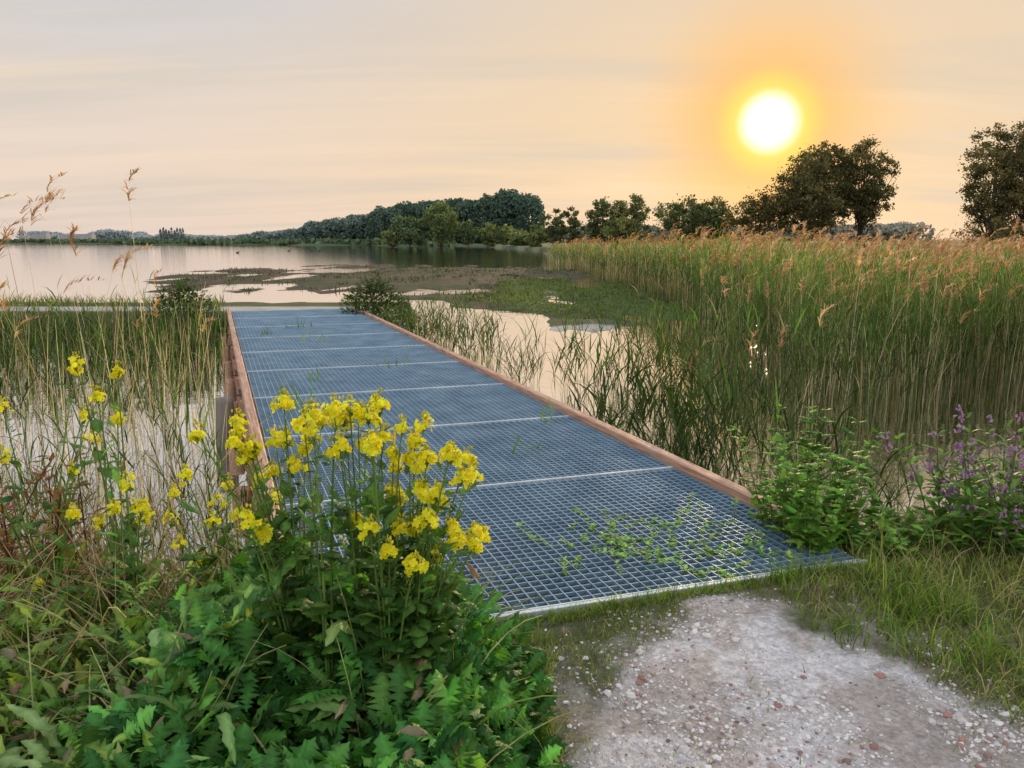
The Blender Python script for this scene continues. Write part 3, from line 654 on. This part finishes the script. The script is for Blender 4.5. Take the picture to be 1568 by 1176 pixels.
n=650; x=U(-2.6,-.8,n); y=U(2.0,3.5,n); A=U(0,6.283,n); P=curve_pts(np.column_stack([x,y,U(0,.2,n)]),A,U(.25,.7,n),U(0,1.3,n),U(-.4,1.4,n),6)
tubes(mb,P,np.linspace(.003,.0012,7)[None]*np.ones((n,1))*U(.5,1.2,(n,1)),vary(mixc((.36,.25,.13),(.66,.52,.33),n),n,.15,.05),4)
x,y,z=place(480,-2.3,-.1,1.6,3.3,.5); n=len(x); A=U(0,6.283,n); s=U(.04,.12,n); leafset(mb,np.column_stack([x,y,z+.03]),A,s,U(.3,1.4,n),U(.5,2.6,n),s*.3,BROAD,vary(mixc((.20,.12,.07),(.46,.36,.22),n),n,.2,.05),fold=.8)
x=U(-3.6,-.7,9000); y=U(1.9,3.9,9000); k=~ondeck(x,y,.02)&(height(x,y)>-.7); blades(mb,x[k],y[k],.12,.45,.005,(.12,.20,.035),(.50,.45,.2),K=5,bend=2.2)
x=U(-.3,.14,2600); y=U(1.95,2.95,2600); blades(mb,x,y,.03,.11,.004,g1,g2)
mb.build('bank_herbs',[M_leaf])
mb=MB(); n=12; B=np.column_stack([-1.95+R.normal(0,.14,n),3.0+R.normal(0,.1,n),np.zeros(n)]); P=curve_pts(B,U(0,6.28,n),U(.4,.75,n),U(0,.4,n),U(0,.6,n),8); tubes(mb,P,np.full((n,9),.004),(.16,.07,.04),4)
for k in range(2,9):
    m=n*5; b=np.repeat(P[:,k],5,0)+R.normal(0,.012,(m,3)); leafset(mb,b,U(0,6.28,m),U(.03,.09,m),U(.3,1.3,m),U(.2,1.4,m),U(.015,.03,m),BROAD,vary(mixc((.16,.06,.035),(.25,.17,.06),m),m,.2,.06))
mb.build('dock_plant',[M_leaf])

# ------------------------------------------------------------------ trees
def leafquads(mb,C,size,col,mat=0):
    n=len(C); u=R.normal(0,1,(n,3)); u/=np.linalg.norm(u,axis=1,keepdims=True); v=np.cross(u,R.normal(0,1,(n,3))); v/=np.linalg.norm(v,axis=1,keepdims=True)
    s=np.asarray(size).reshape(-1,1); V=np.stack([C-u*s,C-v*s*.6,C+u*s,C+v*s*.6],1); mb.add(V,np.arange(4*n).reshape(n,4),np.repeat(col,4,0),mat)
def tree(name,x,y,zb,h,wd,cb,ncl,nlf,ls,c1,c2,mleaf=M_tree,bark=M_bark,clr=.10):
    mb=MB(); cz=zb+h*(cb+(1-cb)/2); rz=h*(1-cb)/2; rx=wd/2
    d=R.normal(0,1,(ncl,3)); d/=np.linalg.norm(d,axis=1,keepdims=True); r=U(.15,1,ncl)**.5*.95
    bump=.80+.40*fbm(d[:,0]*2.2+x,d[:,2]*2.2+d[:,1]*1.7+y,2)
    C=np.stack([x+d[:,0]*rx*r*bump,y+d[:,1]*rx*r*bump,cz+d[:,2]*rz*r*np.clip(bump,.8,1.05)],-1)
    cs=U(.6,1.3,ncl)*wd*clr*.5; ids=R.integers(0,ncl,nlf)
    L3=C[ids]+R.normal(0,1,(nlf,3))*cs[ids][:,None]*np.array([1,1,.75])
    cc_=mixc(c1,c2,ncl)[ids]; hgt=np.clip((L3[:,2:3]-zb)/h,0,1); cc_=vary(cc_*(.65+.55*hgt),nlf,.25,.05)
    leafquads(mb,L3,U(.6,1.3,nlf)*ls,cc_,0)
    tb=np.array([[x,y,zb-.5]]); tp=np.array([[x+U(-.04,.04)*wd,y,zb+h*.85]]); P=bez(tb,(tb+tp)/2+np.array([[U(-.03,.03)*wd,0,0]]),tp,8)
    tubes(mb,P,np.linspace(h*.022,h*.004,9)[None],(1,1,1),7,1)
    k=min(ncl,30); sel=R.choice(ncl,k,False); fr=np.clip((C[sel,2]-zb)/h*U(.45,.75,k),.1,.8)*8; i=fr.astype(int); st=P[0,i]
    Q=bez(st,(st*.45+C[sel]*.55)+np.array([0,0,-.03*h]),C[sel],5); tubes(mb,Q,np.linspace(h*.008,h*.0015,6)[None]*np.ones((k,1)),(1,1,1),5,1)
    return mb.build(name,[mleaf,bark])
dk=((.08,.08,.032),(.17,.145,.055))
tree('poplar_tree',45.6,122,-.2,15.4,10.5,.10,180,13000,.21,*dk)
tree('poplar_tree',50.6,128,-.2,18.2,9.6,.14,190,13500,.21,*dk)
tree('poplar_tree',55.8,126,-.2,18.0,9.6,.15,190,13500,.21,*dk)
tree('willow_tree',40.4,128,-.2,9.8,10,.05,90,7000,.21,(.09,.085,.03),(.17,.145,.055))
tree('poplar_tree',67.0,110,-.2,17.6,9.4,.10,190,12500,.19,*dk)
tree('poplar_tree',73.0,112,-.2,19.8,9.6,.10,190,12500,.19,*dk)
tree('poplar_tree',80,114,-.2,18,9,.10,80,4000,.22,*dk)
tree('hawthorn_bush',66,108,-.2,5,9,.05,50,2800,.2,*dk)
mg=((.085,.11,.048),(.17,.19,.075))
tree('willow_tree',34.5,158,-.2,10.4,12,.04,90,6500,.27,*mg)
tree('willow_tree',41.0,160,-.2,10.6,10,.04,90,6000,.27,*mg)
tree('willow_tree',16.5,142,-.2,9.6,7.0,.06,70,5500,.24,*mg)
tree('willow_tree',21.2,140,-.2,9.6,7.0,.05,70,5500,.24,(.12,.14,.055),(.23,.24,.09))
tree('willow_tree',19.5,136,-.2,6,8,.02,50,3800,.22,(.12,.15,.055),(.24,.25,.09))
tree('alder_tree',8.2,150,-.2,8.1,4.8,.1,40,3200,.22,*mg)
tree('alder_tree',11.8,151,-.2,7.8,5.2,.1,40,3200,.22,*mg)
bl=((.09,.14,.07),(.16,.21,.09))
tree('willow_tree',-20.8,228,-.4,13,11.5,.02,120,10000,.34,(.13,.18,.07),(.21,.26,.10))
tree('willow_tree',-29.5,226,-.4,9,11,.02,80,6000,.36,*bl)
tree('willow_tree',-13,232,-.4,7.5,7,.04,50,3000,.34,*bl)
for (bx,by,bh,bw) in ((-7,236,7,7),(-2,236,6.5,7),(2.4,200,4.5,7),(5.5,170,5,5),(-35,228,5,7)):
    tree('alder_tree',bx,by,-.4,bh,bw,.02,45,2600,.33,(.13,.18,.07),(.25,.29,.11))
def woods(name,x0,x1,y,dep,prof_x,prof_h,step,nlf,ls,c1,c2,hv=.10):  # leaf colours carry painted distance haze, paler in the farther rows
    mb=MB(); nT=int((x1-x0)/step)*4
    for i in range(nT):
        x=x0+(x1-x0)*(i+U(0,1))/nT; yy=y+U(0,dep); h=np.interp(x,prof_x,prof_h)*U(1-hv,1.02); wd=step*U(1.0,1.6)
        d=R.normal(0,1,(nlf,3)); d/=np.linalg.norm(d,axis=1,keepdims=True); r=U(.5,1,(nlf,1))**.4
        f=.86+.26*fbm(d[:,0]*3.5+x,d[:,2]*3.5+yy,3)[:,None]
        q=np.array([wd*.62,wd*.62,h*.5])
        d=np.sign(d)*np.abs(d)**.75
        d/=np.maximum(1,np.linalg.norm(d,axis=1,keepdims=True)*.93)
        Lp=np.array([x,yy,h*.5])+d*r*f*q
        Lp[:,2]=np.maximum(Lp[:,2],.1)
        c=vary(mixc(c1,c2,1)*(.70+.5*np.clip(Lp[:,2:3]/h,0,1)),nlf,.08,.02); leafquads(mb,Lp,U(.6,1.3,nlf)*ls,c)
    return mb.build(name,[M_far])
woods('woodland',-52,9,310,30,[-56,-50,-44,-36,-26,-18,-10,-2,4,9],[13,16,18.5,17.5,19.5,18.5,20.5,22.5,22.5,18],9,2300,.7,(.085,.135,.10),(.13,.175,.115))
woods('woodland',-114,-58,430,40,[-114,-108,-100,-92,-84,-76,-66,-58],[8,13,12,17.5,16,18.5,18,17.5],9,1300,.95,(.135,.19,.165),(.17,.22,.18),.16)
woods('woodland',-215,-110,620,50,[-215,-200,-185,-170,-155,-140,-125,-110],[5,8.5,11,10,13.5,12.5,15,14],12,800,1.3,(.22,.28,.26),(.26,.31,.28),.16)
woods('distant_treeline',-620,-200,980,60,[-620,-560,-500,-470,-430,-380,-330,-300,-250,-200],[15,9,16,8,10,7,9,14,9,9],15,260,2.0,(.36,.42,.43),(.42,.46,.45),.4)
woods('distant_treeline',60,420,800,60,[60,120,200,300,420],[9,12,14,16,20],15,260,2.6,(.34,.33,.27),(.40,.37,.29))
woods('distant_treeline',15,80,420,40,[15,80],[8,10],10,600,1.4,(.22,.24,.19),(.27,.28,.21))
mb=MB()
for i in range(9):
    x=-430+i*3.4+U(-.5,.5); nlf=220; d=R.normal(0,1,(nlf,3)); d/=np.linalg.norm(d,axis=1,keepdims=True); h=U(12,17)
    leafquads(mb,np.array([x,960,h*.55])+d*np.array([1.2,1.2,h*.46]),U(.6,1.1,nlf),vary((.22,.27,.27),nlf,.1,.03))  # pale bluish leaf colour with the haze painted in
mb.build('poplar_row',[M_far])
mb=MB()
for x,wd,h in ((-585,9,5),(-572,12,6),(-560,7,8),(-540,10,5),(-519,14,6),(-505,6,7),(-340,12,5)):
    y=930; d=9; r=h*.45; V=[[x,y,0],[x+wd,y,0],[x+wd,y+d,0],[x,y+d,0],[x,y,h],[x+wd,y,h],[x+wd,y+d,h],[x,y+d,h],[x,y+d/2,h+r],[x+wd,y+d/2,h+r]]
    mb.add(V,[[0,1,5,4],[1,2,6,5],[2,3,7,6],[3,0,4,7]],(.42,.38,.38)); mb.add(V,[[4,5,9,8],[7,8,9,6]],(.25,.23,.26)); mb.add(V,[[4,8,7],[5,6,9]],(.42,.38,.38))
mb.build('distant_village',[M_stone])
mb=MB(); n=5000; x=U(-560,-20,n); yb=np.interp(x,[-400,-60,-10],[548,310,260]); leafquads(mb,np.stack([x,yb+U(0,8,n),U(-.2,1.6,n)],-1),U(.8,1.8,n),vary((.13,.18,.09),n,.2,.05)); mb.build('shore_hedge',[M_far])
mb=MB()
for x,y in ((-42,147),(-38.5,150),(-36,146),(-31,152),(-22,120),(-45,128)):
    P=np.array([[[x-.28,y,WZ+.12],[x-.2,y,WZ+.1],[x,y,WZ+.08],[x+.18,y,WZ+.1],[x+.25,y,WZ+.14]]]); tubes(mb,P,np.array([[.01,.09,.14,.1,.02]]),(.06,.05,.04),7)
    P=np.array([[[x+.18,y,WZ+.12],[x+.22,y,WZ+.25],[x+.26,y,WZ+.34],[x+.32,y,WZ+.33],[x+.4,y,WZ+.31]]]); tubes(mb,P,np.array([[.05,.04,.055,.045,.01]]),(.05,.05,.05),6)
mb.build('duck_flock',[M_stone])
print('done')
